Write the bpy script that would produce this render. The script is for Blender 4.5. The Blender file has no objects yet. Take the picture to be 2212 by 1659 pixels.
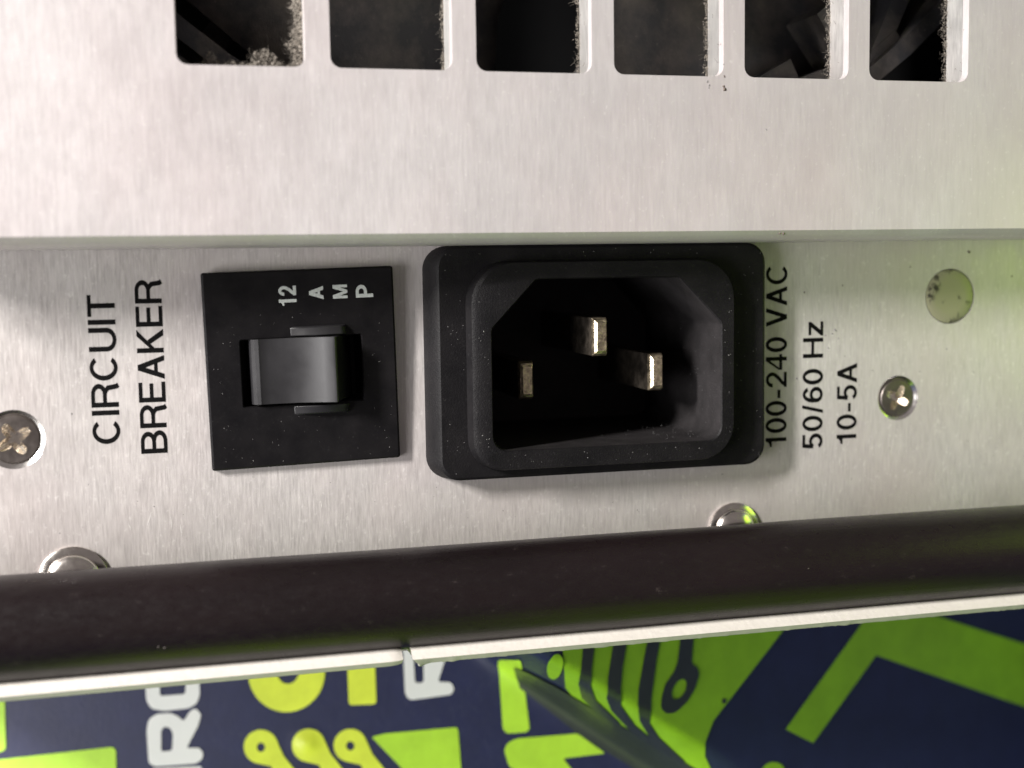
import bpy, bmesh, math, random
from mathutils import Vector, Matrix, noise

random.seed(7)
S = 0.0009            # one panel unit is 0.9 mm; every length below is in panel units
sc = bpy.context.scene
COL = sc.collection

# ------------------------------------------------------------------ camera
cam_data = bpy.data.cameras.new("camera")
cam = bpy.data.objects.new("camera", cam_data)
COL.objects.link(cam)
right = Vector((0.96850, -0.24861, -0.01434))
down = Vector((-0.03705, -0.08692, -0.99553))
fwd = Vector((0.24626, 0.96469, -0.09339))
m = Matrix((right, -down, -fwd)).transposed().to_4x4()
m.translation = Vector((0, -140, 0)) * S
cam.matrix_world = m
cam_data.sensor_width = 36
cam_data.lens = 36 * 2800 / 2212
cam_data.clip_start = 0.005
cam_data.clip_end = 20
cam_data.dof.use_dof = True
cam_data.dof.focus_distance = 142 * S
cam_data.dof.aperture_fstop = 19
sc.camera = cam

# ------------------------------------------------------------------ light
world = bpy.data.worlds.new("World")
sc.world = world
world.use_nodes = True
bg = world.node_tree.nodes["Background"]
bg.inputs[0].default_value = (1.0, 0.88, 0.85, 1)
bg.inputs[1].default_value = 0.20


def area_lamp(name, loc, target, sx, sy, power, col, roll=0.0):
    d = bpy.data.lights.new(name, 'AREA')
    d.shape = 'RECTANGLE'
    d.size, d.size_y = sx * S, sy * S
    d.energy = power
    d.color = col
    o = bpy.data.objects.new(name, d)
    COL.objects.link(o)
    o.location = Vector(loc) * S
    q = (Vector(target) - Vector(loc)).to_track_quat('-Z', 'Y')
    o.rotation_euler = (q.to_matrix() @ Matrix.Rotation(roll, 3, 'Z')).to_euler()
    return o


# room lamp high on the left: throws the cover's shadow down and to the right
KEY = Vector((-21, -10, 10)).normalized()
area_lamp("room_lamp", KEY * 520 + Vector((40, 0, -10)), (40, 0, -10), 42, 120, 6.2, (1.0, 0.96, 0.92))
# broad fill added from the left front to brighten the banner and white strip
area_lamp("fill_light", (-450, -270, -105), (40, 0, -30), 250, 260, 2.7, (1.0, 0.98, 0.97))

sc.view_settings.view_transform = 'Standard'
sc.view_settings.look = 'None'
sc.view_settings.exposure = 0.0
sc.view_settings.gamma = 1.0
sc.view_settings.use_curve_mapping = False
sc.cycles.use_denoising = True


# ------------------------------------------------------------------ helpers
class B:
    """a bmesh that collects shapes in panel units and becomes one mesh object"""

    def __init__(self):
        self.bm = bmesh.new()

    def v(self, p):
        return self.bm.verts.new(p)

    def face(self, vs, mat=0):
        try:
            f = self.bm.faces.new(vs)
            f.material_index = mat
            return f
        except ValueError:
            return None

    def loopfaces(self, a, b, closed=True):
        n = len(a)
        for i in range(n if closed else n - 1):
            j = (i + 1) % n
            self.face((a[i], a[j], b[j], b[i]))

    def loft(self, rings, cap0=False, cap1=False, closed=True):
        vr = [[self.v(p) for p in r] for r in rings]
        for a, b in zip(vr, vr[1:]):
            self.loopfaces(a, b, closed)
        if cap0:
            self.face(vr[0][::-1])
        if cap1:
            self.face(vr[-1])
        return vr

    def fill(self, loops):
        """loops: lists of verts (outer then holes) -> triangulated face"""
        es = []
        for l in loops:
            for i in range(len(l)):
                a, b = l[i], l[(i + 1) % len(l)]
                e = self.bm.edges.get((a, b)) or self.bm.edges.new((a, b))
                es.append(e)
        bmesh.ops.triangle_fill(self.bm, use_beauty=True, use_dissolve=False, edges=es)

    def plate(self, outer, holes, y0, y1, back=True):
        """flat plate in XZ with holes; y0 front, y1 back"""
        fl = [[self.v((x, y0, z)) for x, z in l] for l in [outer] + holes]
        self.fill(fl)
        bl = [[self.v((x, y1, z)) for x, z in l] for l in [outer] + holes]
        for a, b in zip(fl, bl):
            self.loopfaces(a, b)
        if back:
            self.fill(bl)
        return fl, bl

    def box(self, x0, x1, y0, y1, z0, z1):
        p = [(x0, y0, z0), (x1, y0, z0), (x1, y0, z1), (x0, y0, z1)]
        q = [(a, y1, c) for a, b, c in p]
        self.loft([p, q], True, True)

    def lathe(self, cx, cz, prof, n=40, cap=True):
        """prof: list of (radius, y), axis along Y"""
        rings = [[(cx + r * math.cos(2 * math.pi * i / n), y, cz + r * math.sin(2 * math.pi * i / n)) for i in range(n)] for r, y in prof]
        return self.loft(rings, False, cap)

    def tube(self, pts, r, n=5):
        rings = []
        for i, p in enumerate(pts):
            p = Vector(p)
            d = (Vector(pts[min(i + 1, len(pts) - 1)]) - Vector(pts[max(i - 1, 0)]))
            if d.length < 1e-9:
                d = Vector((1, 0, 0))
            d.normalize()
            a = d.cross(Vector((0.3, 0.5, 0.81))).normalized()
            b = d.cross(a)
            rr = r[i] if isinstance(r, (list, tuple)) else r
            rings.append([tuple(p + rr * (math.cos(2 * math.pi * k / n) * a + math.sin(2 * math.pi * k / n) * b)) for k in range(n)])
        self.loft(rings, True, True)

    def build(self, name, mat, parent=None, smooth=35, bevel=None, base=None, recalc=True):
        bm = self.bm
        if recalc:
            bmesh.ops.recalc_face_normals(bm, faces=bm.faces[:])
        xs = [v.co.x for v in bm.verts]; ys = [v.co.y for v in bm.verts]; zs = [v.co.z for v in bm.verts]
        o0 = Vector(base) if base else Vector(((min(xs) + max(xs)) / 2, (min(ys) + max(ys)) / 2, min(zs)))
        for v in bm.verts:
            v.co = (v.co - o0) * S
        me = bpy.data.meshes.new(name)
        bm.to_mesh(me)
        bm.free()
        for mm in (mat if isinstance(mat, (list, tuple)) else [mat]):
            me.materials.append(mm)
        o = bpy.data.objects.new(name, me)
        COL.objects.link(o)
        pw = Vector((0, 0, 0))
        if parent is not None:
            o.parent = parent
            pw = Vector(parent["base"])
        o["base"] = tuple(o0)
        o.location = (o0 - pw) * S
        if smooth:
            for p in me.polygons:
                p.use_smooth = True
            me.set_sharp_from_angle(angle=math.radians(smooth))
        if bevel:
            md = o.modifiers.new("bevel", 'BEVEL')
            md.width = bevel[0] * S
            md.segments = bevel[1]
            md.limit_method = 'ANGLE'
            md.angle_limit = math.radians(40)
            md.harden_normals = False
        return o


def empty(name, base, label=None, cat=None):
    o = bpy.data.objects.new(name, None)
    COL.objects.link(o)
    o.empty_display_size = 0.005
    o.location = Vector(base) * S
    o["base"] = tuple(base)
    if label:
        o["label"] = label
    if cat:
        o["category"] = cat
    return o


def tag(o, label=None, cat=None, group=None, kind=None):
    for k, v in (("label", label), ("category", cat), ("group", group), ("kind", kind)):
        if v:
            o[k] = v
    return o


def rrect(x0, x1, z0, z1, r, n=6):
    """rounded rectangle; r one radius or four (bl, br, tr, tl)"""
    rs = r if isinstance(r, (list, tuple)) else (r,) * 4
    out = []
    for (cx, cz, a0), rr in zip(((x0, z0, 180), (x1, z0, 270), (x1, z1, 0), (x0, z1, 90)), rs):
        ox = cx + (rr if cx == x0 else -rr)
        oz = cz + (rr if cz == z0 else -rr)
        for i in range(n + 1):
            a = math.radians(a0 + 90 * i / n)
            out.append((ox + rr * math.cos(a), oz + rr * math.sin(a)))
    return out


def circle(cx, cz, r, n=40):
    return [(cx + r * math.cos(2 * math.pi * i / n), cz + r * math.sin(2 * math.pi * i / n)) for i in range(n)]


# ------------------------------------------------------------------ materials
class M:
    def __init__(self, name):
        self.m = bpy.data.materials.new(name)
        self.m.use_nodes = True
        self.t = self.m.node_tree
        self.n = self.t.nodes
        self.p = self.n["Principled BSDF"]

    def link(self, a, b):
        self.t.links.new(a, b)

    def coords(self, sx=1, sy=1, sz=1):
        tc = self.n.new('ShaderNodeTexCoord')
        mp = self.n.new('ShaderNodeMapping')
        mp.inputs['Scale'].default_value = (sx / S, sy / S, sz / S)
        self.link(tc.outputs['Object'], mp.inputs['Vector'])
        return mp.outputs[0]

    def noise(self, co, scale=1.0, detail=4, rough=0.55):
        t = self.n.new('ShaderNodeTexNoise')
        t.inputs['Scale'].default_value = scale
        t.inputs['Detail'].default_value = detail
        t.inputs['Roughness'].default_value = rough
        self.link(co, t.inputs['Vector'])
        return t.outputs['Fac']

    def ramp(self, fac, stops):
        r = self.n.new('ShaderNodeValToRGB')
        e = r.color_ramp.elements
        while len(e) < len(stops):
            e.new(0.5)
        for el, (p, c) in zip(e, stops):
            el.position = p
            el.color = (c, c, c, 1) if isinstance(c, (int, float)) else (*c, 1)
        self.link(fac, r.inputs[0])
        return r.outputs[0]

    def mix(self, fac, a, b, mode='MIX'):
        x = self.n.new('ShaderNodeMix')
        x.data_type = 'RGBA'
        x.blend_type = mode
        for sock, val in ((x.inputs[0], fac), (x.inputs[6], a), (x.inputs[7], b)):
            if hasattr(val, 'is_linked'):
                self.link(val, sock)
            elif isinstance(val, (int, float)):
                sock.default_value = val if sock == x.inputs[0] else (val, val, val, 1)
            else:
                sock.default_value = (*val, 1)
        return x.outputs[2]

    def mapr(self, fac, a, b, lo=0.0, hi=1.0):
        r = self.n.new('ShaderNodeMapRange')
        r.inputs[1].default_value, r.inputs[2].default_value = lo, hi
        r.inputs[3].default_value, r.inputs[4].default_value = a, b
        self.link(fac, r.inputs[0])
        return r.outputs[0]

    def bump(self, h, dist, strength=1.0):
        b = self.n.new('ShaderNodeBump')
        b.inputs['Strength'].default_value = strength
        b.inputs['Distance'].default_value = dist * S
        self.link(h, b.inputs['Height'])
        self.link(b.outputs[0], self.p.inputs['Normal'])

    def set(self, **k):
        names = dict(col='Base Color', metal='Metallic', rough='Roughness', spec='Specular IOR Level', coat='Coat Weight', coatr='Coat Roughness', aniso='Anisotropic', sheen='Sheen Weight')
        for a, v in k.items():
            s = self.p.inputs[names[a]]
            if hasattr(v, 'is_linked'):
                self.link(v, s)
            elif isinstance(v, (tuple, list)):
                s.default_value = (*v, 1)
            else:
                s.default_value = v
        return self


def brushed(name, col, metal, r0, r1, contrast, bump):
    k = M(name)
    fine = k.noise(k.coords(4.5, 4.5, 0.42), 1.0, 4, 0.65)
    mid = k.noise(k.coords(1.5, 1.5, 0.22), 1.0, 3, 0.55)
    big = k.noise(k.coords(0.06, 0.06, 0.04), 1.0, 5, 0.6)
    speck = k.noise(k.coords(2.2, 2.2, 1.6), 1.0, 2, 0.5)
    lo = tuple(c * (1 - contrast) for c in col)
    hi = tuple(min(1, c * (1 + contrast * 0.5)) for c in col)
    c1 = k.mix(k.ramp(fine, [(0.3, 0.0), (0.7, 1.0)]), lo, hi)
    c2 = k.mix(k.mapr(mid, 0.0, 0.5, 0.35, 0.7), c1, hi)
    c3 = k.mix(k.mapr(big, 0.0, 0.6, 0.40, 0.72), c2, (col[0] * 0.93, col[1] * 0.86, col[2] * 0.86))
    c4 = k.mix(k.mapr(speck, 0.0, 0.25, 0.62, 0.8), c3, (0.9, 0.88, 0.85))
    smudge = k.noise(k.coords(0.11, 0.11, 0.09), 1.0, 6, 0.7)
    rr = k.n.new('ShaderNodeMath')
    rr.operation = 'ADD'
    k.link(k.mapr(fine, r0, r1, 0.3, 0.7), rr.inputs[0])
    k.link(k.mapr(smudge, -0.10, 0.10, 0.35, 0.65), rr.inputs[1])
    k.set(col=c4, metal=metal, rough=rr.outputs[0])
    k.bump(fine, bump)
    return k.m


mat_panel = brushed("brushed_aluminium", (0.50, 0.475, 0.463), 0.4, 0.38, 0.58, 0.22, 0.012)
mat_cover = brushed("satin_aluminium", (0.54, 0.51, 0.513), 0.4, 0.42, 0.54, 0.085, 0.004)
mat_raw = brushed("cut_aluminium_edge", (0.80, 0.79, 0.77), 0.8, 0.35, 0.5, 0.10, 0.01)


def simple(name, col, rough, metal=0.0, spec=0.5, nscale=1.5, namp=0.15, bump=0.0, bscale=6.0, coat=0.0):
    k = M(name)
    f = k.noise(k.coords(), nscale, 5, 0.6)
    c = k.mix(k.mapr(f, 0, 1, 0.3, 0.7), tuple(x * (1 - namp) for x in col), tuple(min(1, x * (1 + namp)) for x in col))
    k.set(col=c, metal=metal, rough=k.mapr(f, max(0.03, rough - 0.06), min(1, rough + 0.06), 0.3, 0.7), spec=spec)
    if coat:
        k.set(coat=coat, coatr=0.12)
    if bump:
        g = k.noise(k.coords(), bscale, 3, 0.6)
        k.bump(g, bump)
    return k.m


def black_plastic(name, rough, bump, dust):
    k = M(name)
    g = k.noise(k.coords(), 5.0, 3, 0.65)
    s = k.noise(k.coords(), 2.6, 6, 0.8)
    w = k.noise(k.coords(), 0.35, 3, 0.5)
    d = k.mapr(s, 0.0, dust, 0.60, 0.78)
    c = k.mix(k.mapr(w, 0, 1, 0.3, 0.7), (0.005, 0.0047, 0.0054), (0.009, 0.0083, 0.009))
    k.set(col=k.mix(d, c, (0.13, 0.125, 0.125)), rough=k.mapr(s, rough - 0.05, rough + 0.12, 0.4, 0.7), spec=0.12)
    k.bump(g, bump)
    return k.m


mat_bezel = black_plastic("semi_gloss_black_plastic", 0.36, 0.006, 0.10)
mat_rocker = simple("grey_black_rocker_plastic", (0.016, 0.0155, 0.017), 0.38, 0, 0.36, 0.3, 0.12, 0.003, 5)
mat_inlet = black_plastic("textured_black_plastic", 0.5, 0.045, 0.30)
mat_cavity = black_plastic("socket_cavity_plastic", 0.5, 0.08, 0.35)
_r = [n for n in mat_cavity.node_tree.nodes if n.type == 'MIX']
_r[0].inputs[6].default_value = (0.014, 0.013, 0.0135, 1)
_r[0].inputs[7].default_value = (0.024, 0.022, 0.023, 1)
mat_rim = black_plastic("worn_black_plastic", 0.5, 0.05, 0.42)
_k = M("black_screen_print")
_f = _k.noise(_k.coords(), 1.7, 6, 0.8)
_k.set(col=_k.mix(_k.ramp(_f, [(0.64, 0.0), (0.72, 1.0)]), (0.003, 0.0028, 0.003), (0.07, 0.066, 0.062)), rough=0.7, spec=0.08)
mat_ink = _k.m
mat_white_ink = simple("white_pad_print", (0.40, 0.42, 0.41), 0.6, 0, 0.3, 4, 0.2)
mat_pin_body = simple("shaded_pin_body", (0.10, 0.085, 0.07), 0.45, 0.9, 0.5, 0.9, 0.5, 0.08, 1.6)  # pin bodies darkened: the socket's shade is put into the colour
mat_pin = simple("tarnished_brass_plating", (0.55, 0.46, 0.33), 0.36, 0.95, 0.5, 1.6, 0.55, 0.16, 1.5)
mat_screw = simple("dull_nickel_screw", (0.21, 0.185, 0.17), 0.36, 0.95, 0.5, 1.0, 0.14, 0.01, 2.5)
mat_cross = simple("bright_worn_steel", (0.80, 0.74, 0.66), 0.26, 1.0, 0.5, 1.0, 0.1, 0.01, 1.5)
mat_chamfer = simple("bright_countersink_steel", (0.88, 0.86, 0.83), 0.2, 1.0, 0.5, 1.0, 0.05)
mat_rivet = simple("polished_nickel_dome", (0.70, 0.66, 0.62), 0.2, 1.0, 0.5, 1.0, 0.08)
mat_dark = simple("dark_housing_interior", (0.012, 0.012, 0.013), 0.7, 0, 0.2)


def plug_material():
    k = M("flush_stud_metal")
    a = k.noise(k.coords(), 0.75, 3, 0.6)
    b = k.noise(k.coords(), 0.33, 1, 0.5)
    f = k.ramp(a, [(0.56, 0.0), (0.66, 1.0)])
    g = k.ramp(b, [(0.46, 0.0), (0.56, 1.0)])
    mm = k.mix(1.0, f, g, 'MULTIPLY')
    k.set(col=k.mix(mm, (0.27, 0.265, 0.17), (0.04, 0.035, 0.028)), metal=0.25, rough=0.5)
    k.bump(a, 0.03)
    return k.m


mat_plug = plug_material()


def fan_material():
    k = M("dusty_fan_plastic")
    a = k.noise(k.coords(), 0.12, 5, 0.65)
    b = k.noise(k.coords(), 1.8, 4, 0.7)
    c = k.mix(k.mapr(a, 0, 1, 0.42, 0.68), (0.038, 0.038, 0.043), (0.14, 0.122, 0.108))
    c = k.mix(k.mapr(b, 0, 0.5, 0.62, 0.8), c, (0.26, 0.23, 0.20))
    k.set(col=c, rough=0.55, spec=0.4)
    k.bump(b, 0.05)
    return k.m


mat_fan = fan_material()
mat_lint = simple("grey_beige_lint", (0.165, 0.148, 0.128), 0.95, 0, 0.05, 0.6, 0.25)
mat_grit = simple("grey_grit", (0.10, 0.10, 0.10), 0.8, 0, 0.3, 2, 0.4)
mat_scratch = simple("pale_scratch", (0.62, 0.60, 0.58), 0.5, 0.2, 0.5)
mat_fleck = simple("pale_dust_fleck", (0.20, 0.195, 0.19), 0.9, 0, 0.2, 2, 0.3)
mat_darkfleck = simple("dark_dirt_fleck", (0.10, 0.08, 0.07), 0.9, 0, 0.2, 2, 0.3)


def bar_material():
    k = M("dark_brown_rubbery_coating")
    a = k.noise(k.coords(0.03, 0.12, 0.12), 1.0, 3, 0.5)
    b = k.noise(k.coords(), 5.0, 3, 0.6)
    s = k.noise(k.coords(0.7, 1.2, 1.2), 1.0, 6, 0.75)
    c = k.mix(k.mapr(a, 0, 1, 0.25, 0.75), (0.0048, 0.0031, 0.0035), (0.0100, 0.0061, 0.0068))
    c = k.mix(k.mapr(s, 0.0, 0.6, 0.63, 0.8), c, (0.05, 0.038, 0.036))
    k.set(col=c, rough=k.mapr(s, 0.24, 0.42, 0.3, 0.7), spec=0.36)
    sc_ = k.noise(k.coords(0.05, 2.6, 2.6), 1.0, 4, 0.7)
    h_ = k.n.new('ShaderNodeMath')
    h_.operation = 'ADD'
    k.link(b, h_.inputs[0])
    k.link(sc_, h_.inputs[1])
    k.bump(h_.outputs[0], 0.022)
    return k.m


mat_bar = bar_material()
mat_trim = simple("cream_white_trim", (0.55, 0.52, 0.48), 0.5, 0, 0.4, 0.5, 0.03, 0.05, 1.2)


def vinyl(name, col, amp=0.10, coat=0.12):
    k = M(name)
    f = k.noise(k.coords(), 0.25, 4, 0.6)
    c = k.mix(k.mapr(f, 0, 1, 0.3, 0.7), tuple(x * (1 - amp) for x in col), tuple(min(1, x * (1 + amp)) for x in col))
    g = k.noise(k.coords(), 2.2, 3, 0.6)
    d = k.noise(k.coords(), 1.3, 6, 0.8)
    c = k.mix(k.mapr(d, 0, 0.22, 0.6, 0.8), c, (0.30, 0.30, 0.32))
    k.set(col=c, rough=k.mapr(d, 0.36, 0.55, 0.3, 0.7), spec=0.35, coat=coat, coatr=0.22)
    k.bump(g, 0.025)
    return k.m


mat_banner = vinyl("navy_vinyl", (0.016, 0.020, 0.070), 0.12, 0.06)
INK = {
    'lime': vinyl("lime_print", (0.45, 0.74, 0.045)),
    'yellow': vinyl("yellow_lime_print", (0.70, 0.80, 0.06)),
    'green': vinyl("shaded_lime_print", (0.23, 0.44, 0.02)),  # lime ink made darker, with the right side's shade in the colour
    'white': vinyl("white_print", (0.78, 0.78, 0.80), 0.03),
    'fold_sheen': vinyl("fold_sheen_print", (0.026, 0.034, 0.031), 0.1, 0.3),  # dark crease band with the fold's sheen mixed into its grey
    'ink': vinyl("dark_slate_print", (0.022, 0.028, 0.034), 0.12, 0.6),
}

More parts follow.
